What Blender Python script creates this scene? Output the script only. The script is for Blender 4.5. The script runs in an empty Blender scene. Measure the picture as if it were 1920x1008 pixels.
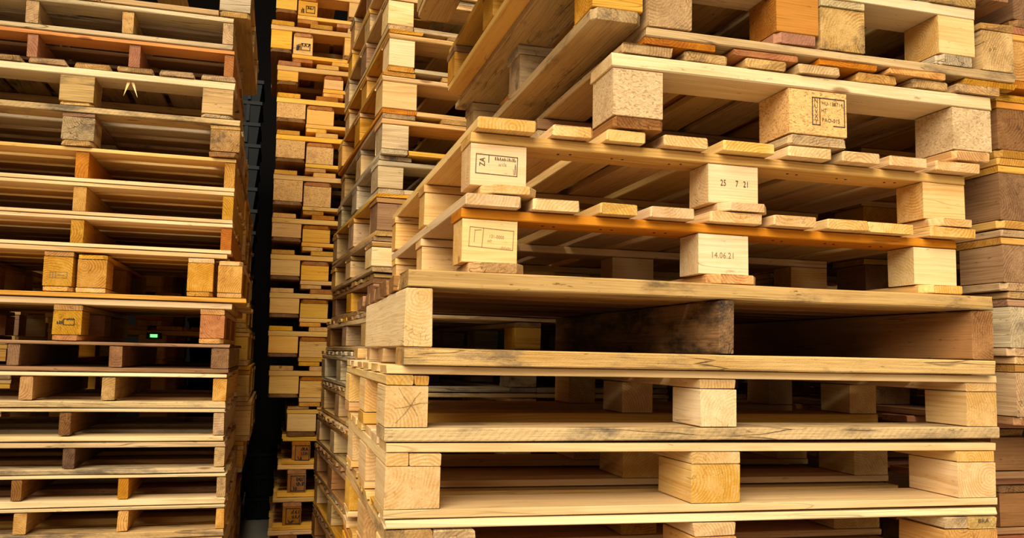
import bpy, math, random
from mathutils import Vector, Matrix

rng = random.Random(11)
scene = bpy.context.scene
col = scene.collection
CZ = 1.0                                   # eye height above the floor

# ------------------------------------------------------------------ camera
cam_d = bpy.data.cameras.new('camera')
cam = bpy.data.objects.new('camera', cam_d)
col.objects.link(cam)
cam_d.sensor_width = 36.0
cam_d.lens = 36.0 * 1600.0 / 1920.0
cam_d.clip_start = 0.02
right = Vector((0.96427191, -0.26406545, 0.02119268))
down = Vector((0.04668034, 0.09062246, -0.99479069))
fwd = Vector((0.26076932, 0.960238, 0.09971136))
m = Matrix((right, -down, -fwd)).transposed().to_4x4()
m.translation = Vector((0, 0, CZ))
cam.matrix_world = m
scene.camera = cam

# ------------------------------------------------------------------ light
scene.view_settings.view_transform = 'Standard'
scene.view_settings.look = 'None'
scene.view_settings.exposure = -0.28
scene.view_settings.gamma = 1.0
scene.view_settings.use_curve_mapping = False
world = bpy.data.worlds.new('world')
scene.world = world
world.use_nodes = True
bg = world.node_tree.nodes['Background']
bg.inputs['Color'].default_value = (1.0, 0.93, 0.80, 1)
bg.inputs['Strength'].default_value = 0.33
sun_d = bpy.data.lights.new('sun', 'SUN')
sun_d.energy = 7.7
sun_d.angle = math.radians(50)
sun_d.color = (1.0, 0.92, 0.79)
sun = bpy.data.objects.new('sun', sun_d)
col.objects.link(sun)
sun.location = (-2, -6, 6)
sun.rotation_euler = Vector((0.62, 1.0, -0.84)).to_track_quat('-Z', 'Y').to_euler()

fill_d = bpy.data.lights.new('fill_light', 'AREA')      # added fill light above the aisle, brightens the dim far stack
fill_d.shape = 'DISK'; fill_d.size = 0.7
fill_d.energy = 105; fill_d.color = (1.0, 0.86, 0.62)
lamp = bpy.data.objects.new('fill_light', fill_d)
col.objects.link(lamp)
lamp.location = (-0.15, 1.2, 4.9)
lamp.rotation_euler = Vector((0.06, 0.5, -0.85)).to_track_quat('-Z', 'Y').to_euler()

# ------------------------------------------------------------------ materials
def nd(nt, typ, **kw):
    n = nt.nodes.new(typ)
    for k, v in kw.items():
        setattr(n, k, v)
    return n

def setin(nt, sock, v):
    if hasattr(v, 'is_linked') or isinstance(v, bpy.types.NodeSocket):
        nt.links.new(v, sock)
    else:
        sock.default_value = v

def math_(nt, op, a, b=None, c=None, clamp=False):
    n = nd(nt, 'ShaderNodeMath', operation=op, use_clamp=clamp)
    setin(nt, n.inputs[0], a)
    if b is not None: setin(nt, n.inputs[1], b)
    if c is not None: setin(nt, n.inputs[2], c)
    return n.outputs[0]

def vmath(nt, op, a, b):
    n = nd(nt, 'ShaderNodeVectorMath', operation=op)
    setin(nt, n.inputs[0], a); setin(nt, n.inputs[1], b)
    return n.outputs[0]

def mix(nt, fac, a, b, mode='MIX'):
    n = nd(nt, 'ShaderNodeMix', data_type='RGBA', blend_type=mode)
    setin(nt, n.inputs[0], fac)
    setin(nt, n.inputs[6], a); setin(nt, n.inputs[7], b)
    return n.outputs[2]

def noise(nt, vec, scale, detail=2.0, rough=0.5):
    n = nd(nt, 'ShaderNodeTexNoise')
    nt.links.new(vec, n.inputs['Vector'])
    n.inputs['Scale'].default_value = scale
    n.inputs['Detail'].default_value = detail
    n.inputs['Roughness'].default_value = rough
    return n.outputs['Fac']

def ramp01(nt, v, lo, hi):
    n = nd(nt, 'ShaderNodeMapRange', interpolation_type='SMOOTHSTEP')
    setin(nt, n.inputs[0], v)
    setin(nt, n.inputs[1], lo); setin(nt, n.inputs[2], hi)
    n.inputs[3].default_value = 0.0; n.inputs[4].default_value = 1.0
    return n.outputs[0]

def c4(c): return (c[0], c[1], c[2], 1.0)

def obj_vec(nt, spread=(6.0, 0.15, 0.15)):
    tc = nd(nt, 'ShaderNodeTexCoord'); oi = nd(nt, 'ShaderNodeObjectInfo')
    wn = nd(nt, 'ShaderNodeTexWhiteNoise', noise_dimensions='1D')
    nt.links.new(math_(nt, 'MULTIPLY', oi.outputs['Random'], 517.3), wn.inputs['W'])
    off = vmath(nt, 'MULTIPLY', vmath(nt, 'SUBTRACT', wn.outputs['Color'], (0.5, 0.5, 0.5)), spread)
    return vmath(nt, 'ADD', tc.outputs['Object'], off), wn, oi

def make_wood(name, light, dark, ring=0.5, dirt=0.25, dirtcol=(0.05, 0.04, 0.03), knots=0.8, var=0.3, bump=0.25, saw=0.0, crack=0.5, blotch=1.3):
    mat = bpy.data.materials.new(name); mat.use_nodes = True
    nt = mat.node_tree; bs = nt.nodes['Principled BSDF']
    P, wn, oi = obj_vec(nt)
    S = lambda s: vmath(nt, 'MULTIPLY', P, s)
    sp = nd(nt, 'ShaderNodeSeparateXYZ'); nt.links.new(P, sp.inputs[0])
    # end-grain mask: faces that look along the timber's own length
    tcn = nd(nt, 'ShaderNodeTexCoord'); sn = nd(nt, 'ShaderNodeSeparateXYZ'); nt.links.new(tcn.outputs['Normal'], sn.inputs[0])
    end = ramp01(nt, math_(nt, 'ABSOLUTE', sn.outputs[0]), 0.6, 0.85)
    d1 = noise(nt, S((1.6, 9, 9)), 1.0, 3.0)
    rr = math_(nt, 'SQRT', math_(nt, 'ADD', math_(nt, 'MULTIPLY', sp.outputs[1], sp.outputs[1]), math_(nt, 'MULTIPLY', sp.outputs[2], sp.outputs[2])))
    r = math_(nt, 'MULTIPLY_ADD', math_(nt, 'SUBTRACT', d1, 0.5), 0.04, rr)
    fr = math_(nt, 'FRACT', math_(nt, 'MULTIPLY', r, 150.0))
    up = ramp01(nt, fr, 0.1, 0.85); dn = ramp01(nt, fr, 1.0, 0.88)
    ramp_amp = noise(nt, S((2.5, 20, 20)), 1.0, 1.0)
    rg = math_(nt, 'MULTIPLY', math_(nt, 'MULTIPLY', up, dn), ramp01(nt, ramp_amp, 0.25, 0.7))
    fib = noise(nt, S((7, 260, 260)), 1.0, 3.0, 0.65)
    streak = noise(nt, S((2.2, 55, 55)), 1.0, 3.0, 0.6)
    tone = noise(nt, S((2.2, 8, 8)), 1.0, 4.0, 0.6)
    f = math_(nt, 'MULTIPLY', rg, math_(nt, 'MULTIPLY_ADD', end, ring*0.5, ring*0.7))
    f = math_(nt, 'MULTIPLY_ADD', math_(nt, 'SUBTRACT', fib, 0.5), 1.2, f)
    f = math_(nt, 'MULTIPLY_ADD', math_(nt, 'SUBTRACT', streak, 0.48), 1.15, f)
    f = math_(nt, 'MULTIPLY_ADD', math_(nt, 'SUBTRACT', tone, 0.44), blotch, f)
    f = math_(nt, 'MULTIPLY_ADD', end, 0.36, f, clamp=True)
    c = mix(nt, f, c4(light), c4(dark))
    # knots
    vo = nd(nt, 'ShaderNodeTexVoronoi'); vo.inputs['Scale'].default_value = 1.0
    nt.links.new(S((6, 17, 17)), vo.inputs['Vector'])
    vs = nd(nt, 'ShaderNodeSeparateColor'); nt.links.new(vo.outputs['Color'], vs.inputs[0])
    km = math_(nt, 'MULTIPLY', ramp01(nt, vo.outputs['Distance'], 0.19, 0.08), math_(nt, 'GREATER_THAN', vs.outputs[0], 0.88))
    c = mix(nt, math_(nt, 'MULTIPLY', km, knots), c, (dark[0]*0.4, dark[1]*0.3, dark[2]*0.25, 1))
    # weather stains
    st = noise(nt, S((4.5, 13, 13)), 1.0, 8.0, 0.7)
    lo = 0.78 - 0.42*dirt
    sm = math_(nt, 'MULTIPLY', ramp01(nt, st, lo, lo+0.2), min(0.88, 0.5+dirt))
    c = mix(nt, sm, c, c4(dirtcol))
    # dark specks and rubbed marks
    sk = noise(nt, S((30, 110, 110)), 1.0, 4.0, 0.6)
    c = mix(nt, math_(nt, 'MULTIPLY', ramp01(nt, sk, 0.63, 0.74), min(0.85, 0.2+dirt)), c, (dark[0]*0.35, dark[1]*0.3, dark[2]*0.27, 1))
    # drying cracks along the grain
    cn_ = noise(nt, S((1.4, 24, 24)), 1.0, 2.0, 0.5)
    cm = noise(nt, S((3.0, 10, 10)), 1.0, 1.0)
    cr = math_(nt, 'MULTIPLY', ramp01(nt, math_(nt, 'ABSOLUTE', math_(nt, 'SUBTRACT', cn_, 0.5)), 0.010, 0.0), ramp01(nt, cm, 0.50, 0.60))
    c = mix(nt, math_(nt, 'MULTIPLY', cr, crack), c, (dark[0]*0.2, dark[1]*0.16, dark[2]*0.14, 1))
    # piece-to-piece tone
    hs = nd(nt, 'ShaderNodeHueSaturation')
    ws = nd(nt, 'ShaderNodeSeparateColor'); nt.links.new(wn.outputs['Color'], ws.inputs[0])
    nt.links.new(math_(nt, 'MULTIPLY_ADD', ws.outputs[1], var, 1.0-var*0.55), hs.inputs['Value'])
    nt.links.new(math_(nt, 'MULTIPLY_ADD', ws.outputs[2], 0.010, 0.497), hs.inputs['Hue'])
    nt.links.new(math_(nt, 'MULTIPLY_ADD', ws.outputs[0], 0.2, 0.92), hs.inputs['Saturation'])
    nt.links.new(c, hs.inputs['Color'])
    nt.links.new(hs.outputs[0], bs.inputs['Base Color'])
    bs.inputs['Roughness'].default_value = 0.72
    bs.inputs['Specular IOR Level'].default_value = 0.22
    h = math_(nt, 'ADD', math_(nt, 'MULTIPLY', fib, 0.6), math_(nt, 'MULTIPLY', streak, 0.8))
    h = math_(nt, 'MULTIPLY_ADD', cr, -0.9, h)
    if saw:
        wv = nd(nt, 'ShaderNodeTexWave', bands_direction='DIAGONAL'); wv.inputs['Scale'].default_value = 40.0
        wv.inputs['Distortion'].default_value = 3.0; wv.inputs['Detail Scale'].default_value = 8.0
        nt.links.new(P, wv.inputs['Vector'])
        h = math_(nt, 'MULTIPLY_ADD', wv.outputs['Fac'], saw, h)
    bp = nd(nt, 'ShaderNodeBump'); bp.inputs['Strength'].default_value = bump; bp.inputs['Distance'].default_value = 0.004
    nt.links.new(h, bp.inputs['Height']); nt.links.new(bp.outputs[0], bs.inputs['Normal'])
    return mat

def make_chip(name, a, b, dk):
    mat = bpy.data.materials.new(name); mat.use_nodes = True
    nt = mat.node_tree; bs = nt.nodes['Principled BSDF']
    P, wn, oi = obj_vec(nt, (3, 3, 3))
    dist = nd(nt, 'ShaderNodeTexNoise'); nt.links.new(P, dist.inputs['Vector']); dist.inputs['Scale'].default_value = 60.0
    Pd = vmath(nt, 'ADD', P, vmath(nt, 'MULTIPLY', vmath(nt, 'SUBTRACT', dist.outputs['Color'], (0.5,)*3), (0.018,)*3))
    vo = nd(nt, 'ShaderNodeTexVoronoi'); vo.inputs['Scale'].default_value = 1.0
    nt.links.new(vmath(nt, 'MULTIPLY', Pd, (190, 250, 480)), vo.inputs['Vector'])
    s = nd(nt, 'ShaderNodeSeparateColor'); nt.links.new(vo.outputs['Color'], s.inputs[0])
    c = mix(nt, s.outputs[0], c4(a), c4(b))
    c = mix(nt, math_(nt, 'MULTIPLY', ramp01(nt, s.outputs[1], 0.72, 0.95), 0.9), c, c4(dk))
    bn = noise(nt, P, 14.0, 4.0)
    c = mix(nt, math_(nt, 'MULTIPLY', ramp01(nt, bn, 0.5, 0.75), 0.45), c, (a[0]*0.5, a[1]*0.42, a[2]*0.35, 1))
    nt.links.new(c, bs.inputs['Base Color']); bs.inputs['Roughness'].default_value = 0.85
    bp = nd(nt, 'ShaderNodeBump'); bp.inputs['Strength'].default_value = 0.5; bp.inputs['Distance'].default_value = 0.003
    nt.links.new(s.outputs[2], bp.inputs['Height']); nt.links.new(bp.outputs[0], bs.inputs['Normal'])
    return mat

def make_plain(name, c, rough=0.8, scale=8.0, amp=0.35, emit=None):
    mat = bpy.data.materials.new(name); mat.use_nodes = True
    nt = mat.node_tree; bs = nt.nodes['Principled BSDF']
    tc = nd(nt, 'ShaderNodeTexCoord')
    n = noise(nt, tc.outputs['Object'], scale, 6.0, 0.6)
    k = 1.0-amp
    nt.links.new(mix(nt, n, (c[0]*k, c[1]*k, c[2]*k, 1), (min(1, c[0]*(1+amp)), min(1, c[1]*(1+amp)), min(1, c[2]*(1+amp)), 1)), bs.inputs['Base Color'])
    bs.inputs['Roughness'].default_value = rough
    bs.inputs['Specular IOR Level'].default_value = 0.05 if 'wall' in name else 0.3
    if emit:
        bs.inputs['Emission Color'].default_value = c4(c); bs.inputs['Emission Strength'].default_value = emit
    return mat

MAT = {
    'fresh':  make_wood('fresh_pine',  (0.71, 0.465, 0.205), (0.51, 0.26, 0.07), 0.65, 0.28, dirtcol=(0.20, 0.115, 0.05), knots=0.75, var=0.22, bump=0.3, crack=0.3),
    'pale':   make_wood('pale_spruce', (0.73, 0.53, 0.285), (0.54, 0.33, 0.125), 0.5, 0.38, dirtcol=(0.17, 0.125, 0.08), var=0.2, bump=0.35, crack=0.4),
    'pine':   make_wood('golden_pine', (0.62, 0.335, 0.09), (0.37, 0.15, 0.025), 0.65, 0.26, dirtcol=(0.10, 0.05, 0.02), bump=0.35),
    'amber':  make_wood('amber_pine', (0.80, 0.45, 0.12), (0.56, 0.25, 0.045), 0.6, 0.24, dirtcol=(0.14, 0.07, 0.03), bump=0.35),
    'orange': make_wood('orange_pine', (0.52, 0.20, 0.04), (0.29, 0.085, 0.012), 0.6, 0.25, dirtcol=(0.07, 0.03, 0.015), bump=0.35),
    'tan':    make_wood('tan_aged_wood', (0.55, 0.345, 0.145), (0.30, 0.155, 0.05), 0.5, 0.62, dirtcol=(0.085, 0.055, 0.033), bump=0.6),
    'sawn':   make_wood('rough_sawn_wood', (0.60, 0.40, 0.18), (0.36, 0.205, 0.07), 0.3, 0.72, dirtcol=(0.11, 0.08, 0.05), bump=0.9, saw=0.12, blotch=2.0),
    'grey':   make_wood('grey_weathered_wood', (0.52, 0.385, 0.215), (0.25, 0.165, 0.08), 0.4, 0.6, dirtcol=(0.075, 0.058, 0.042), bump=0.9, blotch=1.6),
    'brown':  make_wood('brown_old_wood', (0.33, 0.16, 0.06), (0.15, 0.06, 0.018), 0.5, 0.5, dirtcol=(0.03, 0.018, 0.01), bump=0.6),
    'dark':   make_wood('dark_stained_wood', (0.15, 0.065, 0.022), (0.05, 0.02, 0.008), 0.5, 0.55, dirtcol=(0.012, 0.008, 0.006), bump=0.6),
    'mossy':  make_wood('dark_bark_edged_wood', (0.27, 0.13, 0.035), (0.03, 0.016, 0.007), 0.2, 0.85, dirtcol=(0.014, 0.01, 0.006), bump=1.0, blotch=2.6),
    'red':    make_wood('reddish_wood', (0.45, 0.18, 0.075), (0.25, 0.08, 0.03), 0.5, 0.35, dirtcol=(0.06, 0.03, 0.02), bump=0.5),
    'chip':   make_chip('chipboard', (0.48, 0.305, 0.13), (0.64, 0.445, 0.215), (0.34, 0.19, 0.08)),
    'osb':    make_chip('strand_board', (0.64, 0.33, 0.095), (0.78, 0.46, 0.15), (0.36, 0.16, 0.04)),
    'ink':    make_plain('stamp_ink', (0.045, 0.03, 0.02), 0.9),
    'faint':  make_plain('faded_stamp_ink', (0.25, 0.15, 0.06), 0.9),
    'nail':   make_plain('nail_steel', (0.03, 0.025, 0.02), 0.5),
    'concrete': make_plain('concrete', (0.40, 0.36, 0.31), 0.9, 3.0),
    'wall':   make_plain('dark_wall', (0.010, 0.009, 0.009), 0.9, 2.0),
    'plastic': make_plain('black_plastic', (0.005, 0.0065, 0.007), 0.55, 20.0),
    'led':    make_plain('green_lamp', (0.10, 0.9, 0.12), 0.4, emit=4.0),
    'white':  make_plain('white_paint', (0.7, 0.68, 0.62), 0.6),
}
PAL = {
    'fresh': [('fresh', 8), ('pale', 2), ('pine', 1)],
    'warm':  [('pine', 6), ('fresh', 3), ('orange', 1)],
    'gold':  [('pine', 7), ('orange', 3)],
    'honey': [('amber', 7), ('orange', 2), ('pine', 1)],
    'mixed': [('pine', 4), ('tan', 4), ('fresh', 1), ('brown', 1)],
    'aged':  [('tan', 6), ('grey', 2), ('pine', 2), ('brown', 1)],
    'grey':  [('grey', 6), ('tan', 3), ('pine', 1)],
    'brown': [('brown', 5), ('tan', 2), ('dark', 1)],
    'dark':  [('dark', 4), ('brown', 4), ('red', 1)],
}
def pick(pal):
    if pal in MAT: return MAT[pal]
    opts = PAL[pal]; t = rng.uniform(0, sum(w for _, w in opts))
    for mname, w in opts:
        t -= w
        if t <= 0: return MAT[mname]
    return MAT[opts[-1][0]]

# ------------------------------------------------------------------ timber meshes
CACHE = {}
def timber_mesh(l, w, t, rough, cham, variant):
    key = (round(l, 3), round(w, 3), round(t, 3), rough, cham, variant)
    if key in CACHE: return CACHE[key]
    r = random.Random(hash(key) & 0xffff)
    xs = [-l/2, l/2]
    n = max(1, min(6, int(l/0.2)))
    xs = [-l/2 + l*i/n for i in range(n+1)]
    wid = [w]*len(xs)
    if cham:
        xs = [xs[0], xs[0]+cham] + xs[1:-1] + [xs[-1]-cham, xs[-1]]
        wid = [w-2*cham*0.8] + [w]*(len(xs)-2) + [w-2*cham*0.8]
    cb = min(0.0013, t*0.06)
    a = {0: 0.0004, 1: 0.0011, 2: 0.0024}[rough]
    verts, faces = [], []
    # each of the four long edges wanders a little, as sawn timber does
    for x, ww in zip(xs, wid):
        e = [[r.uniform(-a, a), r.uniform(-a, a)*0.8] for _ in range(4)]
        hw, ht = ww/2, t/2 - 0.0006
        cor = [(-hw+e[0][0], -ht+abs(e[0][1])), (hw+e[1][0], -ht+abs(e[1][1])), (hw+e[2][0], ht-abs(e[2][1])), (-hw+e[3][0], ht-abs(e[3][1]))]
        k = cb*(1+rough*r.uniform(0, 0.8))
        ring = [(cor[0][0], cor[0][1]+k), (cor[0][0]+k, cor[0][1]), (cor[1][0]-k, cor[1][1]), (cor[1][0], cor[1][1]+k),
                (cor[2][0], cor[2][1]-k), (cor[2][0]-k, cor[2][1]), (cor[3][0]+k, cor[3][1]), (cor[3][0], cor[3][1]-k)]
        for (y, z) in ring: verts.append((x, y, z))
    last = len(xs)-1
    for j in range(8):
        for base in (0, last*8):
            x, y, z = verts[base+j]
            verts[base+j] = (x + r.uniform(-a, a)*1.2, y, z)
    for i in range(last):
        for j in range(8):
            k = (j+1) % 8
            faces.append((i*8+j, i*8+k, (i+1)*8+k, (i+1)*8+j))
    faces.append(tuple(range(7, -1, -1)))
    faces.append(tuple(last*8+j for j in range(8)))
    me = bpy.data.meshes.new('timber')
    me.from_pydata(verts, [], faces); me.update()
    # from_pydata winding: flip so normals point outwards
    me.flip_normals()
    CACHE[key] = me
    return me

def solid(name, mesh, mat, parent=None, loc=(0, 0, 0), rot=(0, 0, 0)):
    if mesh.materials and mesh.materials[0] != mat:
        pass
    o = bpy.data.objects.new(name, mesh)
    col.objects.link(o)
    if not mesh.materials: mesh.materials.append(mat)
    o.material_slots[0].link = 'OBJECT'
    o.material_slots[0].material = mat
    o.parent = parent
    o.location = loc; o.rotation_euler = rot
    return o

def piece(name, parent, x0, x1, y0, y1, z0, z1, grain, mat, rough=1, cham=0.0, yaw=0.0):
    cx, cy, cz = (x0+x1)/2, (y0+y1)/2, (z0+z1)/2
    dx, dy, dz = abs(x1-x0), abs(y1-y0), abs(z1-z0)
    v = rng.randrange(3)
    if grain == 'x':
        me = timber_mesh(dx, dy, dz, rough, cham, v); rot = (0, 0, yaw + (math.pi if rng.random() < .5 else 0))
    elif grain == 'y':
        me = timber_mesh(dy, dx, dz, rough, cham, v); rot = (0, 0, math.pi/2 + yaw)
    else:
        me = timber_mesh(dz, dx, dy, rough, cham, v); rot = (math.pi/2, -math.pi/2, math.pi/2)
        me = timber_mesh(dz, dy, dx, rough, cham, v); rot = (0, math.pi/2, 0)
    return solid(name, me, mat, parent, (cx, cy, cz), rot)

def root(name, label, cat, group, loc, yaw=0.0):
    o = bpy.data.objects.new(name, None)
    col.objects.link(o)
    o.empty_display_size = 0.1
    o.location = (loc[0], loc[1], loc[2]+CZ); o.rotation_euler = (0, 0, yaw)
    o['label'] = label; o['category'] = cat
    if group: o['group'] = group
    return o

def spread(n, span, w, first=None):
    """n pieces of width w spread evenly over span -> list of ranges"""
    if n == 1: return [((span-w)/2, (span+w)/2)]
    g = (span-w)/(n-1)
    return [(i*g, i*g+w) for i in range(n)]

def mat_of(ov, kind, i, pal):
    if (kind, i) in ov: return MAT[ov[(kind, i)]]
    if kind in ov: return pick(ov[kind])
    return pick(pal)

def block_pallet(label, x0, x1, y0, z0, hts, D=1.0, deck='y', decks=5, blocks=None, bd=0.11, grain='x', pal='warm',
                 inv=False, perim=False, back=0.0, ov=None, rough=1, skid_pad=0.0, split=None, bot=None, yaw=0.0, group=None,
                 wd=0.1, cham=0.010, skid_shift=0.0, ndeck_back=None):
    """z0 bottom; hts = (deck, stringer board, block, bottom board) thicknesses; x ranges are world X of an unturned pallet"""
    ov = ov or {}
    td, ts, hb, tk = hts
    H = td+ts+hb+tk
    W = x1-x0
    e = root('pallet', label, 'pallet', group, (x0, y0, z0), yaw)
    zz = lambda a, b: ((H-b, H-a) if inv else (a, b))
    if blocks is None:
        bw = 0.1
        blocks = [(0, bw), ((W-bw)/2, (W+bw)/2), (W-bw, W)]
    else:
        blocks = [(a-x0, b-x0) for a, b in blocks]
    if isinstance(decks, int):
        dk = spread(decks, W if deck == 'y' else D, wd)
    else:
        dk = [(a-x0, b-x0) for a, b in decks]
    Y = [back, (D-bd)/2, D-back-bd]
    out = {'root': e, 'block': [], 'stringer_board': [], 'deck_board': [], 'bottom_board': []}
    j = lambda s=0.004: rng.uniform(-s, s)
    # deck
    za, zb = zz(tk+hb+ts, H)
    for i, (a, b) in enumerate(dk):
        mt = mat_of(ov, 'deck', i, pal)
        if deck == 'y':
            s = j(0.006) if i else 0.0
            p = piece('deck_board', e, a, b, 0.0+s, D+s, za, zb, 'y', mt, rough, 0.004 if cham else 0.0, j(0.002))
        else:
            p = piece('deck_board', e, j(), W+j(), a, b, za, zb, 'x', mt, rough, 0.0, 0.0)
        out['deck_board'].append(p)
    # cross boards under the deck
    za, zb = zz(tk+hb, tk+hb+ts)
    if deck == 'y':
        for i, y in enumerate(Y):
            p = piece('stringer_board', e, blocks[0][0]-0.002, blocks[-1][1]+0.002, y, y+bd+0.01, za, zb, 'x', mat_of(ov, 'str', i, pal), rough)
            out['stringer_board'].append(p)
    else:
        for i, (a, b) in enumerate(blocks):
            if split and split.get(i):
                c = split[i]-x0
                piece('stringer_board', e, a, c-0.001, 0.003, D, za, zb, 'y', mat_of(ov, 'str', i, pal), rough)
                p = piece('stringer_board', e, c+0.001, b, 0.0, D-0.01, za, zb-0.001, 'y', mat_of(ov, 'str', i, pal), rough)
            else:
                p = piece('stringer_board', e, a, b, 0.002, D, za, zb, 'y', mat_of(ov, 'str', i, pal), rough)
            out['stringer_board'].append(p)
    # blocks
    za, zb = zz(tk, tk+hb)
    for k, y in enumerate(Y):
        for i, (a, b) in enumerate(blocks):
            mt = mat_of(ov, 'block', i if k == 0 else 10+i, pal) if ('block', i if k == 0 else 10+i) in ov else mat_of(ov, 'block', -1, pal)
            s = j(0.003) if k else j(0.0015)
            if mt in (MAT['chip'], MAT['osb']):
                p = piece('block', e, a+s, b+s, y, y+bd, za, zb, 'x', mt, 0)
            else:
                p = piece('block', e, a+s, b+s, y, y+bd, za, zb, grain, mt, 0 if rough < 2 else 1)
            if k == 0: out['block'].append(p)
    # bottom boards
    za, zb = zz(0, tk)
    bt = bot or ('y' if deck == 'y' else 'x')
    if bt == 'y':
        for i, (a, b) in enumerate(blocks):
            sh = skid_shift*(1 if i < 2 else 0.5)
            p = piece('bottom_board', e, a+sh, b+skid_pad+sh, -0.001, D, za, zb, 'y', mat_of(ov, 'bot', i, pal), rough, cham*1.4, j(0.0015))
            out['bottom_board'].append(p)
        if perim:
            for i, y in enumerate((Y[0], Y[2])):
                for q in range(2):
                    piece('bottom_board', e, blocks[q][1]+0.003, blocks[q+1][0]-0.003, y, y+bd, za, zb, 'x', mat_of(ov, 'bot', 3+i*2+q, pal), rough)
    else:
        for i, y in enumerate(Y):
            p = piece('bottom_board', e, 0, W, y-0.001, y+bd, za, zb, 'x', mat_of(ov, 'bot', i, pal), rough)
            out['bottom_board'].append(p)
    return out

def stringer_pallet(label, x0, x1, y0, z0, hts, strs, D=0.8, nd_=7, nb=3, pal='aged', ov=None, rough=1, wd=0.09, group=None, yaw=0.0, bots=True, lens=None):
    ov = ov or {}
    td, hs, tb = hts
    H = td+hs+tb; W = x1-x0
    e = root('pallet', label, 'pallet', group, (x0, y0, z0), yaw)
    out = {'root': e, 'stringer': []}
    j = lambda s=0.006: rng.uniform(-s, s)
    for i, (a, b) in enumerate(spread(nd_, D, wd)):
        piece('deck_board', e, j() if i else 0, W+(j() if i else 0), a, b, tb+hs, H, 'x', mat_of(ov, 'deck', i, pal), rough)
    for i, (a, b) in enumerate(strs):
        ln = D if not lens else lens[i]
        out['stringer'].append(piece('stringer', e, a-x0, b-x0, 0.004, ln-0.004, tb, tb+hs, 'y', mat_of(ov, 'str', i, pal), 0 if rough < 2 else 1))
    if tb > 0.004:
        for i, (a, b) in enumerate(spread(nb, D, wd)):
            piece('bottom_board', e, j() if i else 0, W+(j() if i else 0), a, b, 0, tb, 'x', mat_of(ov, 'bot', i, pal), rough)
    return out

# ------------------------------------------------------------------ stamped marks
def text_polys(txt, size, sx=1.0, align='CENTER'):
    cu = bpy.data.curves.new('t', 'FONT'); cu.body = txt; cu.size = size; cu.align_x = align; cu.align_y = 'CENTER'
    cu.resolution_u = 2; cu.space_character = 1.05
    ob = bpy.data.objects.new('t', cu); col.objects.link(ob)
    dg = bpy.context.evaluated_depsgraph_get()
    me = bpy.data.meshes.new_from_object(ob.evaluated_get(dg))
    vs = [(v.co.x*sx, v.co.y) for v in me.vertices]; fs = [tuple(p.vertices) for p in me.polygons]
    bpy.data.objects.remove(ob); bpy.data.curves.remove(cu); bpy.data.meshes.remove(me)
    return vs, fs

def stamp(block, loc, marks, mat, tilt=0.0):
    """marks: ('t', text, x, z, size, sx, rot) or ('l', x0, z0, x1, z1, width); laid on the face of the block that looks at -Y"""
    V, F = [], []
    for mk in marks:
        b = len(V)
        if mk[0] == 't':
            _, txt, x, z, size, sx, rot = mk
            vs, fs = text_polys(txt, size, sx)
            c, s = math.cos(rot), math.sin(rot)
            V += [(x+c*u-s*w, 0.0, z+s*u+c*w) for u, w in vs]
            F += [tuple(b+i for i in f) for f in fs]
        else:
            _, xa, za, xb, zb, wd = mk
            d = Vector((xb-xa, zb-za)); L = d.length or 1e-6; n = Vector((-d.y, d.x))/L*wd/2; d = d/L*wd/2
            V += [(xa-d.x+n.x, 0, za-d.y+n.y), (xa-d.x-n.x, 0, za-d.y-n.y), (xb+d.x-n.x, 0, zb+d.y-n.y), (xb+d.x+n.x, 0, zb+d.y+n.y)]
            F.append((b, b+1, b+2, b+3))
    c, s = math.cos(tilt), math.sin(tilt)
    V = [(c*x-s*z, y, s*x+c*z) for x, y, z in V]
    me = bpy.data.meshes.new('stamp'); me.from_pydata(V, [], F); me.update()
    o = bpy.data.objects.new('stamp', me); col.objects.link(o); me.materials.append(mat)
    o.parent = block
    bpy.context.view_layer.update()
    o.matrix_parent_inverse = block.matrix_world.inverted()
    o.location = loc
    o['label'] = 'dark ink stamp on the block face'
    return o

def strokes(x0, z0, x1, z1, n, wd, r):
    """unreadable blurred print: short uneven dashes"""
    out = []
    for i in range(n):
        x = x0+(x1-x0)*(i+0.5)/n
        h = (z1-z0)*r.uniform(0.4, 1.0)
        out.append(('l', x+r.uniform(-.3, .3)*wd, z0, x+r.uniform(-1, 1)*wd, z0+h, wd*r.uniform(0.6, 1.0)))
    return out

def box_lines(x0, z0, x1, z1, wd):
    return [('l', x0, z0, x1, z0, wd), ('l', x1, z0, x1, z1, wd), ('l', x1, z1, x0, z1, wd), ('l', x0, z1, x0, z0, wd)]

def front_of(block):
    bpy.context.view_layer.update()
    pts = [block.matrix_world @ Vector(c) for c in block.bound_box]
    xs = [p.x for p in pts]; ys = [p.y for p in pts]; zs = [p.z for p in pts]
    return min(xs), max(xs), min(ys)-0.0006, min(zs), max(zs)

# ------------------------------------------------------------------ the hall
def slab(name, x0, x1, y0, y1, z0, z1, mat):
    V = [(x, y, z) for x in (x0, x1) for y in (y0, y1) for z in (z0, z1)]
    F = [(0, 1, 3, 2), (4, 6, 7, 5), (0, 4, 5, 1), (2, 3, 7, 6), (0, 2, 6, 4), (1, 5, 7, 3)]
    me = bpy.data.meshes.new(name); me.from_pydata(V, [], F); me.update(); me.materials.append(mat)
    o = bpy.data.objects.new(name, me); col.objects.link(o); o['kind'] = 'structure'
    return o
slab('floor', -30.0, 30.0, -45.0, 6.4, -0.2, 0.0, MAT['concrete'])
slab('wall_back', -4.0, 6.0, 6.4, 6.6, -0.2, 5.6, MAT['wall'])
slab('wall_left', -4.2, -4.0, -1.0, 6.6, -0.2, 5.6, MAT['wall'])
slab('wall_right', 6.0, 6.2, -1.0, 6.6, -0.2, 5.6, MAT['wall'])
slab('ceiling', -4.2, 6.2, 0.8, 6.6, 5.6, 5.8, MAT['wall'])

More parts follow.
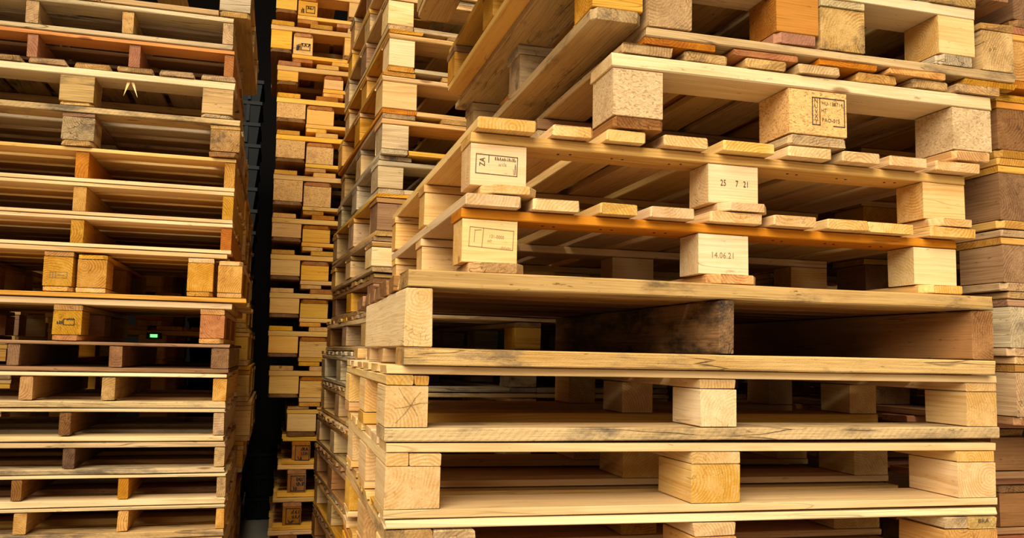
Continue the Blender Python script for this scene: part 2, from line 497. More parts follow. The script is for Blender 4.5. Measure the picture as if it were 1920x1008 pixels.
# ------------------------------------------------------------------ near right stack (A)
YA = 1.5725
NR = 'pallets of the near right stack'
A0L = 'near right stack'
# three pallets that run out of the top of the frame
block_pallet('pallet with dark wide skid cut off by top edge, topmost of the near right stack', 0.36, 1.50, YA-0.03, 0.992, (0.022, 0.022, 0.08, 0.022),
             D=0.92, blocks=[(0.36, 0.455), (0.88, 0.98), (1.40, 1.50)], pal='aged', ov={'bot': 'tan'}, decks=7, group=NR)
block_pallet('pallet with golden edged skid, second from top of near right stack', 0.497, 1.63, YA-0.01, 0.846, (0.022, 0.022, 0.08, 0.022),
             D=1.12, blocks=[(0.497, 0.60), (1.03, 1.13), (1.53, 1.63)], pal='mixed', ov={('bot', 0): 'amber', ('deck', 0): 'pine', ('block', 10): 'pine', ('block', 20): 'red', 'str': 'brown'}, decks=6, group=NR)
a0 = block_pallet('upright pallet with a grey cracked skid end, nested into the inverted one', 0.545, 1.535, YA, 0.681, (0.021, 0.027, 0.091, 0.026),
             D=1.22, blocks=[(0.585, 0.695), (1.009, 1.113), (1.43, 1.530)], bd=0.11, pal='aged', decks=6, wd=0.13,
             ov={('block', 0): 'pine', ('block', 1): 'orange', ('block', 2): 'fresh', ('bot', 0): 'tan', ('bot', 1): 'red', ('bot', 2): 'grey', ('str', 0): 'pale', 'deck': 'tan', ('block', 10): 'tan', ('block', 11): 'tan'}, group=NR, skid_pad=0.0)
a1 = block_pallet('inverted pallet with deck boards facing down, third layer of near right stack', 0.706, 1.640, YA, 0.641, (0.017, 0.023, 0.097, 0.019),
             D=1.15, blocks=[(0.706, 0.806), (1.118, 1.229), (1.548, 1.640)], bd=0.12, grain='y', inv=True, pal='tan', rough=2, cham=0.0,
             decks=[(0.70, 0.86), (0.905, 1.06), (1.11, 1.255), (1.29, 1.44), (1.50, 1.645)], wd=0.15,
             ov={'deck': 'gold', ('str', 0): 'tan', ('block', 0): 'tan', ('block', 1): 'tan', ('block', 2): 'tan', 'bot': 'tan', ('bot', 1): 'grey'}, group=NR)
a2 = block_pallet('pallet with chipboard blocks, the middle one stamped in a black frame', 0.632, 1.592, YA, 0.460, (0.023, 0.033, 0.100, 0.025),
             D=1.15, blocks=[(0.632, 0.741), (1.037, 1.180), (1.459, 1.566)], bd=0.118, pal='mixed', rough=2, cham=0.006,
             decks=[(0.648, 0.764), (0.794, 0.891), (0.935, 1.032), (1.061, 1.161), (1.209, 1.314), (1.355, 1.452), (1.469, 1.592)],
             ov={'block': 'chip', ('block', 1): 'osb', ('str', 0): 'pale', 'deck': 'mixed', ('deck', 0): 'tan', ('deck', 1): 'tan', ('bot', 0): 'brown', ('bot', 1): 'tan', ('bot', 2): 'pine'}, group=NR)
a3 = block_pallet('new pale pallet dated 25 7 21, carrying the pallet with chipboard blocks', 0.348, 1.535, YA, 0.307, (0.024, 0.022, 0.085, 0.0195),
             D=1.26, blocks=[(0.348, 0.461), (0.859, 0.976), (1.399, 1.514)], bd=0.085, back=0.03, pal='fresh', cham=0.018, skid_pad=0.0, skid_shift=0.018,
             decks=[(0.352, 0.471), (0.508, 0.592), (0.622, 0.708), (0.746, 0.847), (0.880, 1.001), (1.032, 1.139), (1.169, 1.265), (1.289, 1.388), (1.414, 1.535)],
             ov={'block': 'fresh', ('block', 1): 'pale', ('str', 0): 'pine', ('str', 1): 'pine', ('str', 2): 'pine'}, group=NR)
a4 = block_pallet('new pale pallet dated 14.06.21, resting on the old thick pallet', 0.333, 1.517, YA, 0.154, (0.024, 0.021, 0.086, 0.021),
             D=1.10, blocks=[(0.333, 0.444), (0.838, 0.954), (1.370, 1.485)], bd=0.085, back=0.03, pal='fresh', cham=0.018, skid_shift=0.012,
             decks=[(0.333, 0.443), (0.470, 0.566), (0.606, 0.688), (0.715, 0.814), (0.852, 0.973), (0.996, 1.099), (1.126, 1.229), (1.233, 1.351), (1.394, 1.517)],
             ov={('block', 0): 'fresh', ('block', 1): 'pale', ('block', 2): 'pale', ('str', 0): 'orange', ('bot', 0): 'tan', ('bot', 1): 'pine'}, group=NR)
a5 = stringer_pallet('old thick pallet with a dark bark-covered middle beam in the near right stack', 0.222, 1.532, YA-0.025, -0.024, (0.034, 0.109, 0.034),
             [(0.2215, 0.272), (0.856, 0.889), (1.476, 1.531)], D=1.06, nd_=8, nb=4, wd=0.11, pal='tan', rough=2, lens=[0.72, 1.06, 1.06],
             ov={('str', 0): 'pale', ('str', 1): 'mossy', ('str', 2): 'brown', ('deck', 0): 'tan', ('bot', 0): 'sawn', 'deck': 'brown', 'bot': 'aged'}, group=NR)
a6 = block_pallet('long-sided pallet with a star-cracked corner block right under the old thick pallet', 0.194, 1.558, YA, -0.1635, (0.017, 0.020, 0.076, 0.027),
             D=0.92, deck='x', decks=6, wd=0.11, blocks=[(0.194, 0.273), (0.824, 0.905), (1.474, 1.556)], bd=0.125, grain='y', pal='warm', rough=1,
             split={0: 0.245}, ov={('bot', 0): 'sawn', 'block': 'fresh', ('block', 0): 'fresh', 'deck': 'fresh', ('block', 1): 'pale', ('bot', 1): 'pine', ('bot', 2): 'pine'}, group=NR)
a7 = block_pallet('clean pale long-sided pallet with large end-grain corner blocks, second from frame bottom', 0.197, 1.548, YA, -0.299, (0.0175, 0.0245, 0.0765, 0.0165),
             D=0.85, deck='x', decks=6, wd=0.11, blocks=[(0.198, 0.299), (0.806, 0.914), (1.444, 1.545)], bd=0.15, grain='y', pal='fresh', rough=0,
             split={0: 0.240}, ov={'block': 'fresh', 'deck': 'fresh'}, group=NR)
a8 = block_pallet('dirt-smeared pallet cut off by the bottom edge of the near right stack', 0.200, 1.545, YA, -0.4385, (0.0185, 0.028, 0.073, 0.0195),
             D=0.9, deck='x', decks=6, wd=0.11, blocks=[(0.202, 0.366), (0.810, 0.904), (1.405, 1.543)], bd=0.14, grain='y', pal='warm', rough=2,
             split={0: 0.287, 2: 1.468}, ov={('deck', 0): 'pale', ('str', 0): 'tan', ('str', 2): 'sawn', 'block': 'warm'}, group=NR)
z = -0.452
for k in range(4):
    z -= 0.137
    block_pallet('pallet at the foot of the near right stack, below the frame', 0.2, 1.54, YA, z, (0.02, 0.022, 0.0745, 0.02), D=0.9, deck='x', decks=6, pal='warm', group='foot of the near right stack')

a7['root'].rotation_euler.y = 0.006
a8['root'].rotation_euler.y = 0.0085

# nails through the cross boards of the two new pallets
nail_me = bpy.data.meshes.new('nail')
nv = [(0.0028*math.cos(t*math.pi/4), 0.0028*math.sin(t*math.pi/4), zq) for zq in (-0.0008, 0.0012) for t in range(8)]
nail_me.from_pydata(nv, [], [tuple(range(8))[::-1], tuple(range(8, 16))]+[(i, (i+1) % 8, 8+(i+1) % 8, 8+i) for i in range(8)]); nail_me.update()
for pal_, xs in ((a3, (0.55, 0.667, 0.80, 1.085, 1.215, 1.34)), (a4, (0.52, 0.645, 0.765, 1.05, 1.18, 1.30))):
    sb = pal_['stringer_board'][0]
    bpy.context.view_layer.update()
    bx = front_of(sb)
    for x in xs:
        for q in (-0.011, 0.013):
            o = solid('nail', nail_me, MAT['nail'], sb)
            o.matrix_parent_inverse = sb.matrix_world.inverted()
            o.location = (x+q, bx[2]+0.04+rng.uniform(-.006, .006), bx[3]-0.0002)

# stamps
sr = random.Random(5)
x0, x1, yf, z0, z1 = front_of(a3['block'][1])
cx = (x0+x1)/2; cz = (z0+z1)/2
stamp(a3['block'][1], (cx, yf, cz+0.002), [('t', '25', -0.024, 0, 0.019, 0.72, 0), ('t', '7', 0.008, 0, 0.019, 0.72, 0), ('t', '21', 0.030, 0, 0.019, 0.72, 0)], MAT['ink'])
x0, x1, yf, z0, z1 = front_of(a4['block'][1])
stamp(a4['block'][1], ((x0+x1)/2-0.002, yf, (z0+z1)/2-0.002), [('t', '14.06.21', 0, 0, 0.018, 0.86, 0)], MAT['faint'])
x0, x1, yf, z0, z1 = front_of(a3['block'][0])
fr = box_lines(-0.042, -0.019, 0.042, 0.019, 0.0013) + [('l', -0.0165, 0.019, -0.0165, 0.004, 0.0012)]
fr += strokes(-0.005, 0.010, 0.039, 0.017, 22, 0.0011, sr) + strokes(0.003, -0.001, 0.02, 0.005, 5, 0.0012, sr) + strokes(0.034, -0.016, 0.0405, 0.008, 3, 0.0009, sr)
fr += [('t', 'ZA', -0.029, 0.004, 0.016, 0.8, math.pi/2)]
stamp(a3['block'][0], ((x0+x1)/2-0.004, yf, (z0+z1)/2+0.001), fr, MAT['ink'], -0.02)
x0, x1, yf, z0, z1 = front_of(a4['block'][0])
fr = box_lines(-0.044, -0.019, 0.044, 0.019, 0.0011) + [('l', -0.017, 0.019, -0.018, -0.019, 0.0011), ('l', -0.034, -0.01, -0.034, 0.014, 0.0009), ('l', -0.034, 0.013, -0.021, 0.015, 0.0009)]
fr += [('t', '131-0000', 0.010, 0.004, 0.0095, 0.8, 0), ('t', 'HT', -0.003, -0.006, 0.008, 0.8, 0)] + strokes(0.018, -0.018, 0.04, -0.013, 9, 0.0009, sr)
stamp(a4['block'][0], ((x0+x1)/2+0.003, yf, (z0+z1)/2+0.006), fr, MAT['faint'], -0.05)
x0, x1, yf, z0, z1 = front_of(a2['block'][1])
fr = [('l', -0.04, 0.030, 0.04, 0.030, 0.0022), ('l', 0.04, 0.030, 0.04, -0.030, 0.0022), ('l', 0.04, -0.030, 0.012, -0.030, 0.0022),
      ('l', -0.04, 0.030, -0.04, -0.030, 0.0022), ('l', -0.0215, 0.030, -0.0215, -0.030, 0.002), ('l', -0.04, -0.030, -0.0215, -0.030, 0.002)]
for q, ch in enumerate('NUVXY'):
    fr.append(('t', ch, -0.0308, 0.0225-q*0.0115, 0.0145, 0.85, 0))
fr += [('t', 'HU-138714', 0.0095, 0.0185, 0.0115, 0.92, 0), ('t', 'HT', -0.0115, 0.003, 0.0115, 0.9, 0), ('t', 'PAO-015', 0.006, -0.0185, 0.0125, 0.92, 0)]
stamp(a2['block'][1], ((x0+x1)/2+0.026, yf, (z0+z1)/2+0.004), fr, MAT['ink'], 0.0)
x0, x1, yf, z0, z1 = front_of(a6['block'][0])
ck = []
for ang, ln in ((0.15, 0.034), (0.95, 0.030), (2.2, 0.040), (3.3, 0.030), (4.0, 0.042), (5.3, 0.022)):
    ax, az = math.cos(ang), math.sin(ang)
    mx, mz = ax*ln*0.5-az*0.0015, az*ln*0.5+ax*0.0015
    ck += [('l', 0, 0, mx, mz, 0.0011), ('l', mx, mz, ax*ln, az*ln, 0.0007)]
ck = [c for c in ck if abs(c[4]) < 0.034 and abs(c[3]) < 0.036]
cko = stamp(a6['block'][0], ((x0+x1)/2+0.008, yf, (z0+z1)/2+0.002), ck, MAT['faint'])
cko.name = 'crack'; cko['label'] = 'star-shaped drying crack in the end grain'
sb = a8['stringer_board'][2]
x0, x1, yf, z0, z1 = front_of(sb)
stamp(sb, ((x0+x1)/2, yf, (z0+z1)/2+0.004), [('t', 'BRA', 0.0, 0, 0.013, 1.2, 0)], MAT['ink'])

# ------------------------------------------------------------------ left stack (L)
YL = 2.9
LG = 'pallets of the left stack'
def lnest(zs): return zs
block_pallet('pallet with a grey stained corner block, topmost at the left stack', -1.16, -0.139, YL, 1.097, (0.02, 0.02, 0.085, 0.02), D=0.9, pal='tan',
             blocks=[(-1.16, -1.06), (-0.70, -0.60), (-0.237, -0.139)], ov={('block', 2): 'grey', ('bot', 2): 'tan'}, perim=True, group=LG)
stringer_pallet('weathered grey slatted pallet near the top of the left stack', -1.14, -0.191, YL, 0.983, (0.019, 0.073, 0.021),
                [(-1.14, -1.105), (-0.812, -0.775), (-0.532, -0.497), (-0.224, -0.191)], pal='grey', rough=2, nd_=6, wd=0.1, ov={'str': 'tan'}, group=LG)
stringer_pallet('pallet with three reddish posts under the weathered grey one, left stack', -1.13, -0.183, YL, 0.894, (0.014, 0.074, 0.001),
                [(-1.13, -1.10), (-0.80, -0.77), (-0.505, -0.472), (-0.213, -0.184)], pal='warm', nd_=6, ov={'str': 'red', ('deck', 0): 'orange', 'deck': 'brown'}, group=LG)
l3 = block_pallet('pallet with a hanging splinter and short deck gaps, left stack', -1.17, -0.176, YL, 0.7505, (0.018, 0.026, 0.0855, 0.013), D=0.85, pal='aged', decks=8, wd=0.105,
             blocks=[(-1.12, -1.02), (-0.699, -0.600), (-0.275, -0.178)], ov={('str', 0): 'pale', 'block': 'tan', 'deck': 'tan'}, rough=2, group=LG)
block_pallet('pallet with a dark-smudged middle block below the splintered one, left stack', -1.15, -0.152, YL-0.01, 0.620, (0.022, 0.014, 0.0735, 0.0195), D=0.85, pal='aged', deck='x', bot='y', decks=6,
             blocks=[(-1.15, -1.05), (-0.681, -0.588), (-0.243, -0.152)], grain='y', ov={('deck', 0): 'sawn', ('block', 1): 'grey', ('block', 2): 'tan'}, rough=2, group=LG)
SN = ['upper', 'middle', 'lower']
for k, (zb, h, mm) in enumerate(((0.509, (0.014, 0.083, 0.014), 'orange'), (0.404, (0.013, 0.078, 0.0135), 'pine'), (0.305, (0.013, 0.073, 0.0125), 'pine'))):
    stringer_pallet(SN[k]+' of three golden slatted pallets with thick end posts in the left stack', -1.13, -0.160, YL, zb, h,
                    [(-1.13, -1.095), (-0.638, -0.601), (-0.194, -0.161)], pal='warm', nd_=6, nb=3, wd=0.10, ov={'str': 'gold', ('str', 1): mm, ('deck', 0): 'fresh', ('bot', 0): 'fresh', 'deck': 'warm'}, group=LG)
la = block_pallet('upright half of nested pair with two pale posts beside each other, left stack', -1.13, -0.170, YL, 0.164, (0.016, 0.016, 0.092, 0.016), D=0.85, deck='x', bot='y', decks=6,
             blocks=[(-1.12, -1.04), (-0.706, -0.624), (-0.288, -0.210)], grain='y', pal='warm', ov={'deck': 'pine', ('deck', 0): 'fresh'}, group=LG)
lb = block_pallet('inverted half of the nested pair, with orange posts right of the pale ones, left stack', -1.03, -0.108, YL-0.01, 0.1465, (0.016, 0.016, 0.088, 0.015), D=0.85, deck='x', bot='y', decks=6, inv=True,
             blocks=[(-1.02, -0.94), (-0.609, -0.526), (-0.194, -0.120)], grain='y', pal='warm', ov={'block': 'pine', 'deck': 'warm'}, group=LG)
lc = block_pallet('pallet with a stamped orange post on a light skid, beneath the nested pair, left stack', -1.12, -0.150, YL, 0.014, (0.021, 0.018, 0.075, 0.0175), D=0.85, deck='x', bot='y', decks=6,
             blocks=[(-1.09, -1.0), (-0.669, -0.588), (-0.243, -0.169)], grain='y', pal='gold', ov={('deck', 0): 'fresh', 'block': 'orange', ('block', 1): 'pine'}, group=LG)
LR = [(-0.080, (0.013, 0.066, 0.0145), [(-1.1, -1.06), (-0.787, -0.754), (-0.504, -0.466), (-0.204, -0.150)], 'dark', 'dark brown slatted pallet in the middle of the left stack', -0.150),
      (-0.191, (0.0155, 0.072, 0.023), [(-1.1, -1.06), (-0.747, -0.711), (-0.518, -0.481), (-0.194, -0.152)], 'fresh', 'pale splintery slatted pallet below the dark brown one, left stack', -0.152),
      (-0.2935, (0.013, 0.071, 0.018), [(-1.1, -1.06), (-0.631, -0.598), (-0.185, -0.153)], 'aged', 'tan slatted pallet with a slanted end post, fourth from frame bottom, left stack', -0.152),
      (-0.392, (0.018, 0.062, 0.018), [(-1.1, -1.06), (-0.615, -0.580), (-0.178, -0.147)], 'aged', 'slatted pallet with a dark middle post, third from frame bottom, left stack', -0.146),
      (-0.4895, (0.0125, 0.063, 0.0215), [(-1.05, -1.02), (-0.748, -0.720), (-0.454, -0.424), (-0.165, -0.139)], 'aged', 'slatted pallet with close posts, second from frame bottom, left stack', -0.139),
      (-0.590, (0.0125, 0.063, 0.0245), [(-1.05, -1.02), (-0.735, -0.699), (-0.449, -0.419), (-0.163, -0.138)], 'aged', 'slatted pallet at the bottom edge of the frame, left stack', -0.138)]
for k_, (zb, h, ss, pal_, lab, xr) in enumerate(LR):
    ovs = {}
    if 'dark middle' in lab: ovs = {('str', 1): 'dark', ('deck', 0): 'tan', ('bot', 0): 'sawn'}
    elif pal_ == 'dark': ovs = {('deck', 0): 'brown', ('bot', 0): 'brown', 'str': 'brown'}
    else: ovs = {('deck', 0): 'pale', ('bot', 0): 'sawn' if k_ % 2 else 'pale', 'str': 'mixed'}
    stringer_pallet(lab, ss[0][0], xr, YL, zb, h, ss, pal=pal_, nd_=6, nb=4, wd=0.095, rough=2, ov=ovs, group=LG)
z = -0.590
for k in range(4):
    z -= 0.1025
    stringer_pallet('slatted pallet at the foot of the left stack, below the frame', -1.1, -0.14, YL, z, (0.016, 0.07, 0.016), [(-1.1, -1.06), (-0.62, -0.58), (-0.18, -0.14)], pal='aged', nd_=6, group='foot of the left stack')
x0, x1, yf, z0, z1 = front_of(lc['block'][1])
stamp(lc['block'][1], ((x0+x1)/2-0.004, yf, (z0+z1)/2+0.004), box_lines(-0.006, -0.011, 0.024, 0.007, 0.0022)+strokes(-0.026, -0.008, -0.008, 0.004, 6, 0.0026, sr)+strokes(0, 0.004, 0.022, 0.011, 4, 0.003, sr), MAT['ink'])
x0, x1, yf, z0, z1 = front_of(la['block'][1])
stamp(la['block'][1], ((x0+x1)/2, yf, (z0+z1)/2-0.01), box_lines(-0.022, -0.010, 0.026, 0.008, 0.0014)+[('l', -0.006, -0.010, -0.006, 0.008, 0.0014), ('l', -0.014, -0.007, -0.014, 0.005, 0.002), ('l', 0.0, -0.001, 0.018, -0.001, 0.0018)], MAT['faint'])
# splinters torn from the cross board of the third pallet
def spike(name, parent, a, b, w, mat):
    a, b = Vector(a), Vector(b); d = (b-a).normalized(); s = d.cross(Vector((0, 1, 0))).normalized()*w/2; t = Vector((0, 0.003, 0))
    V = [a-s-t, a+s-t, a+s+t, a-s+t, b-t*0.2, b+t*0.2]
    F = [(0, 1, 2, 3), (0, 4, 1), (1, 4, 5, 2), (2, 5, 3), (3, 5, 4, 0)]
    me = bpy.data.meshes.new(name); me.from_pydata([tuple(v) for v in V], [], F); me.update(); me.materials.append(mat)
    o = bpy.data.objects.new(name, me); col.objects.link(o); o.parent = parent
    bpy.context.view_layer.update(); o.matrix_parent_inverse = parent.matrix_world.inverted()
    return o
sb = l3['stringer_board'][0]
spike('splinter', sb, (-0.500, YL+0.02, CZ+0.858), (-0.512, YL-0.004, CZ+0.795), 0.011, MAT['fresh'])
spike('splinter', sb, (-0.494, YL+0.02, CZ+0.858), (-0.470, YL-0.004, CZ+0.793), 0.010, MAT['fresh'])

# ------------------------------------------------------------------ stack behind the left stack (L2)
YB = 3.95
zs = [1.32, 1.165, 1.01, 0.855, 0.70, 0.545, 0.39, 0.235, 0.09, -0.075, -0.23, -0.40, -0.535, -0.66, -0.80, -1.0]
names = ['topmost', 'second', 'third', 'fourth', 'fifth', 'sixth', 'seventh', 'eighth', 'ninth', 'tenth', 'eleventh', 'twelfth', 'thirteenth', 'fourteenth', 'fifteenth']
xr_ = [-0.20, -0.19, -0.185, -0.18, -0.165, -0.16, -0.15, -0.14, -0.125, -0.113, -0.10, -0.125, -0.165, -0.155, -0.15]
for k in range(4, 15):
    H = zs[k]-zs[k+1]
    xr = xr_[k]
    block_pallet('%s pallet from the top in the stack hidden behind the left stack' % names[k-4], xr-0.8, xr, YB, zs[k+1], (0.018, 0.02, H-0.062, 0.024), D=1.0, decks=6,
                 blocks=[(xr-0.8, xr-0.7), (xr-0.45, xr-0.35), (xr-0.10, xr)], pal='honey', ov={('block', 2): 'amber', ('bot', 2): 'fresh'}, group='pallets of the stack behind the left stack')

z = 0.45
for k in range(10):
    H = 0.145
    z -= H
    x = -1.90+rng.uniform(-.03, .03)
    block_pallet('%s pallet from the top in the far left stack, glimpsed behind the left stack' % names[k], x, x+0.82, 4.05, z, (0.018, 0.02, H-0.058, 0.02), D=1.0, decks=6,
                 blocks=[(x, x+0.12), (x+0.35, x+0.47), (x+0.70, x+0.82)], pal='mixed', perim=True, group='pallets glimpsed behind the left stack')

# ------------------------------------------------------------------ far stack in the gap (M)
YM = 4.3
MG = 'nested pallets of the far stack in the gap'
tops = [1.83, 1.641, 1.436, 1.273, 1.085, 0.884, 0.668, 0.488, 0.300, 0.115, -0.077, -0.272]
xl =   [-0.085, -0.102, -0.063, -0.058, -0.052, -0.055, -0.052, -0.050, -0.046, -0.043, -0.032]
nm = ['topmost', 'second', 'third', 'fourth', 'fifth', 'sixth', 'seventh', 'eighth', 'ninth', 'tenth', 'lowest']
for k in range(11):
    zt, zb = tops[k], tops[k+1]
    x = xl[k]; bw = 0.10 if k < 3 else 0.138
    H = zt-zb
    ch = 'osb' if k in (3, 4, 5) else 'amber'
    up = block_pallet('upright pallet of %s nested pair in the far stack in the dark gap' % nm[k], x, x+0.86, YM, zb+0.042, (0.024, 0.026, H-0.042-0.05-0.018, 0.018), D=0.8, decks=5, wd=0.11,
                 blocks=[(x, x+bw), (x+0.36, x+0.36+bw), (x+0.86-bw, x+0.86)], bd=0.12, pal='honey', ov={'block': ch, ('str', 0): 'amber', 'bot': 'brown'}, group=MG)
    xi = x+bw+0.008
    if k == 2: xi += 0.12
    iv = block_pallet('inverted pallet of %s nested pair in the far stack in the dark gap' % nm[k], xi, xi+0.88, YM+0.005, zb, (0.02, 0.021, H-0.041-0.052-0.020, 0.02), D=0.8, decks=5, wd=0.10,
                 blocks=[(xi, xi+bw-0.006), (xi+0.38, xi+0.38+bw), (xi+0.88-bw, xi+0.88)], bd=0.12, pal='honey', inv=True, ov={'block': 'osb' if k in (4, 5) else 'amber', ('str', 0): 'amber', 'bot': 'orange'}, group=MG)
    if k in (0, 1):
        x0, x1, yf, z0, z1 = front_of(iv['block'][0])
        stamp(iv['block'][0], ((x0+x1)/2, yf, (z0+z1)/2-0.005), strokes(-0.032, -0.018, -0.014, 0.014, 4, 0.006, sr)+box_lines(-0.008, -0.016, 0.034, 0.018, 0.004)+strokes(-0.003, 0.004, 0.03, 0.016, 4, 0.006, sr), MAT['ink'])
up = block_pallet('single pallet with a bright corner block under the nested pairs of the far stack', 0.061, 0.86, YM, -0.416, (0.014, 0.02, 0.084, 0.025), D=0.9, decks=6, blocks=[(0.061, 0.196), (0.40, 0.52), (0.74, 0.86)],
                  pal='honey', ov={('block', 0): 'amber', ('bot', 0): 'brown'}, group='plain pallets at the foot of the far stack')
xs = [0.045, 0.03, 0.015, 0.0]
zb_ = [-0.416, -0.5485, -0.700, -0.850, -1.0]
nm2 = ['upper', 'middle', 'lower', 'lowest']
for k in range(4):
    H = zb_[k]-zb_[k+1]; x = xs[k]
    lm = block_pallet('%s of the pallets with orange stamped posts at the foot of the far stack' % nm2[k], x, x+0.82, YM-0.01*k, zb_[k+1], (0.022, 0.02, H-0.064, 0.022), D=1.0, deck='x', decks=9, wd=0.085, bd=0.09,
                      blocks=[(x+0.045, x+0.13), (x+0.38, x+0.46), (x+0.72, x+0.80)], grain='y', pal='mixed', ov={('block', 0): 'orange', ('str', 0): 'orange', 'bot': 'amber', 'deck': 'amber'}, group='plain pallets at the foot of the far stack')
    x0, x1, yf, z0, z1 = front_of(lm['block'][0])
    stamp(lm['block'][0], ((x0+x1)/2+0.003, yf, (z0+z1)/2), box_lines(-0.03, -0.036, 0.034, 0.034, 0.004)+strokes(-0.006, 0.012, 0.03, 0.028, 5, 0.006, sr)+strokes(-0.002, -0.010, 0.03, 0.004, 5, 0.006, sr)+strokes(-0.016, -0.03, 0.002, -0.016, 3, 0.006, sr), MAT['ink'])

# ------------------------------------------------------------------ middle stack behind the near stack (C)
YC = 3.0
YAWC = math.radians(3.4)
CG = 'pallets of the middle stack'
cb = [1.62, 1.455, 1.31, 1.161, 1.003, 0.846, 0.698, 0.560, 0.405, 0.278]
cx_ = [0.345, 0.34, 0.332, 0.338, 0.319, 0.322, 0.317, 0.315, 0.306]
cp = ['aged', 'mixed', 'aged', 'aged', 'warm', 'aged', 'grey', 'mixed', 'mixed']
bl = ['tan', 'pine', 'pale', 'pale', 'fresh', 'grey', 'grey', 'brown', 'pale']
bws = [0.1, 0.1, 0.092, 0.092, 0.125, 0.095, 0.092, 0.088, 0.08]
cl = ['topmost', 'second', 'third', 'fourth', 'fifth', 'sixth', 'seventh', 'eighth', 'ninth']
for k in range(9):
    H = cb[k]-cb[k+1]; x = cx_[k]; bw = bws[k]
    extra = {4: ' with a wide golden corner block', 6: ' with grey weathered blocks', 7: ' with a brown corner block'}.get(k, '')
    block_pallet('%s pallet from the top of the middle stack%s' % (cl[k], extra), x, x+1.2, YC+rng.uniform(-.012, .012), cb[k+1], (0.017, 0.021, H-0.058, 0.02), D=1.18, decks=6, wd=0.12,
                 blocks=[(x, x+bw), (x+0.55, x+0.55+bw), (x+1.2-bw, x+1.2)], bd=0.14, pal=cp[k], perim=True, ov={('block', 0): bl[k], 'block': cp[k]}, yaw=YAWC+math.radians(rng.uniform(-.5, .5)), rough=2, cham=0.0, group=CG)
# turned pallets below: their deck boards point at the gap
zc = [0.278, 0.140, 0.0, -0.140, -0.285, -0.430, -0.573, -0.715, -0.858, -1.0]
cn = ['highest', 'second', 'third', 'fourth', 'fifth', 'sixth', 'seventh', 'eighth', 'lowest']
for k in range(9):
    H = zc[k]-zc[k+1]
    x = [0.315, 0.30, 0.285, 0.285, 0.27, 0.27, 0.27, 0.27, 0.27][k]
    block_pallet('%s of the crosswise pallets in the lower half of the middle stack' % cn[k], x, x+1.2, YC+0.02, zc[k+1], (0.018, 0.02, H-0.059, 0.02), D=1.18, deck='x', decks=9, wd=0.09,
                 blocks=[(x, x+0.1), (x+0.55, x+0.65), (x+1.1, x+1.2)], bd=0.13, pal=['mixed', 'aged', 'grey', 'aged', 'aged', 'brown', 'aged', 'brown', 'aged'][k], bot='y', perim=True, yaw=YAWC+math.radians(rng.uniform(-.4, .4)), rough=2, cham=0.0,
                 ov={'deck': 'mixed'} if k == 0 else {}, group=CG)

# ------------------------------------------------------------------ stack at the right edge (R)
YR = 1.60
RG = 'pallets of the right edge stack'
rz = [(0.960, 0.81), (0.81, 0.657), (0.640, 0.485), (0.485, 0.317), (0.315, 0.171), (0.171, 0.020), (0.020, -0.138)]
rl = ['dark-bellied pallet at the top right corner, topmost of the right edge stack', 'second pallet from the top, with a red board over a bright block, right edge stack',
      'third pallet from the top in the right edge stack', 'fourth pallet from the top, its block ringed with end grain, right edge stack',
      'fifth pallet from the top in the right edge stack', 'sixth pallet from the top, with a black-stained block, right edge stack',
      'seventh pallet from the top, with a rough sawn block, right edge stack']
rx = [1.672, 1.652, 1.614, 1.612, 1.615, 1.628, 1.640]
for k, (zt, zb) in enumerate(rz):
    H = zt-zb; x = rx[k]
    block_pallet(rl[k], x, x+1.0, YR, zb, (0.018, 0.018, H-0.036-0.02, 0.02), D=1.1, decks=6, wd=0.13, blocks=[(x, x+0.12), (x+0.44, x+0.56), (x+0.88, x+1.0)], bd=0.13, grain='y',
                 pal=['brown', 'gold', 'gold', 'gold', 'mixed', 'aged', 'brown'][k], perim=True,
                 ov={('block', 0): ['brown', 'pine', 'brown', 'brown', 'brown', 'grey', 'tan'][k], 'deck': ['brown', 'red', 'mixed', 'mixed', 'mixed', 'aged', 'tan'][k]}, rough=1, group=RG)  # brown corner blocks: dirty wood plus the side gap's shade put into the colour
z = -0.138
rn = ['first', 'second', 'third', 'fourth', 'fifth', 'sixth']
for k in range(6):
    H = (1.0-0.138)/6
    z -= H
    x = 1.62+0.05*(k % 3)
    block_pallet('%s of the reddish set-back pallets low at the right edge' % rn[k], x, x+1.0, YR+0.16+0.03*(k % 2), z, (0.02, 0.02, H-0.06, 0.02), D=0.95, deck='x', decks=6, wd=0.1,
                 blocks=[(x+0.1, x+0.2), (x+0.5, x+0.6), (x+0.9, x+1.0)], pal='brown', ov={'deck': 'red'}, rough=2, group=RG)

# ------------------------------------------------------------------ stack seen through the gaps on the right (D)
z = 1.3
dn_ = ['topmost', 'second', 'third', 'fourth', 'fifth', 'sixth', 'seventh', 'eighth', 'ninth', 'tenth', 'eleventh', 'twelfth', 'thirteenth', 'fourteenth', 'fifteenth', 'sixteenth']
for k in range(16):
    H = 2.3/16
    z -= H
    x = 1.72+rng.uniform(-.03, .03)
    block_pallet('%s pallet of the stack glimpsed through gaps behind the near right stack' % dn_[k], x, x+1.2, 3.1+rng.uniform(-.03, .03), z, (0.02, 0.02, H-0.06, 0.02), D=1.0, decks=7, pal='mixed', perim=(k % 2 == 0), group='pallets glimpsed through the gaps')

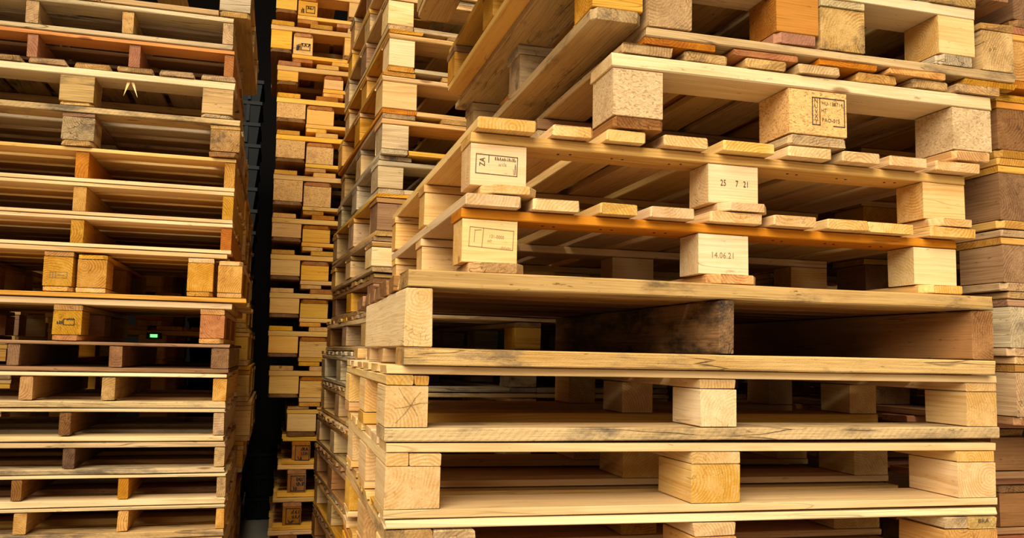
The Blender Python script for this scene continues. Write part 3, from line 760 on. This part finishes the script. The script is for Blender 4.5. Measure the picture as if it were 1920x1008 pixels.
# ------------------------------------------------------------------ small things in the dark gap
def crate(label, x, y, z, w, d, h):
    e = root('plastic_crate', label, 'crate', 'black plastic crates in the gap', (x, y, z))
    def shell(name, x0, x1, y0, y1, z0, z1, tp):
        V = [(x0+tp, y0+tp, z0), (x1-tp, y0+tp, z0), (x1-tp, y1-tp, z0), (x0+tp, y1-tp, z0), (x0, y0, z1), (x1, y0, z1), (x1, y1, z1), (x0, y1, z1)]
        F = [(0, 3, 2, 1), (4, 5, 6, 7), (0, 1, 5, 4), (1, 2, 6, 5), (2, 3, 7, 6), (3, 0, 4, 7)]
        me = bpy.data.meshes.new(name); me.from_pydata(V, [], F); me.update(); me.materials.append(MAT['plastic'])
        o = bpy.data.objects.new(name, me); col.objects.link(o); o.parent = e
    shell('body', 0.008, w-0.008, 0.008, d-0.008, 0, h-0.02, 0.012)
    shell('rim', 0, w, 0, d, h-0.02, h, 0.0)
    for q in range(3): shell('rib', w*(0.2+0.27*q), w*(0.2+0.27*q)+0.02, 0.0, 0.02, 0.01, h-0.022, 0.002)
    return e
cn = ['lowest', 'second lowest', 'third lowest', 'fourth lowest', 'fifth lowest', 'sixth lowest', 'seventh lowest', 'eighth lowest', 'ninth lowest', 'tenth lowest', 'eleventh lowest', 'twelfth lowest',
      'thirteenth lowest', 'fourteenth lowest', 'fifteenth lowest', 'sixteenth lowest', 'seventeenth lowest', 'third from top', 'second from top', 'topmost']
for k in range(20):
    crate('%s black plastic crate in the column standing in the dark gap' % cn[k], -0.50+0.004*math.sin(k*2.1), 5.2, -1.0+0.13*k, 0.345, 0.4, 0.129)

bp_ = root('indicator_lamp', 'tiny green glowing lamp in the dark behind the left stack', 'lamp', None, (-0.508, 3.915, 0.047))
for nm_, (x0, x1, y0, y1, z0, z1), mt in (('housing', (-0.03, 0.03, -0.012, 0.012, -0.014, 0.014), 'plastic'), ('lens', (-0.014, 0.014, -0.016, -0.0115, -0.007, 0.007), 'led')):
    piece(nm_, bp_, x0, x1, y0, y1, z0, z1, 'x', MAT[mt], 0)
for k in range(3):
    crate('%s of three added black crates darkening the low gap beside the far stack' % ['bottom', 'middle', 'top'][k], -0.145, 5.34, -1.0+0.13*k, 0.345, 0.4, 0.129)  # crates added to cover the lit floor so the gap stays dark
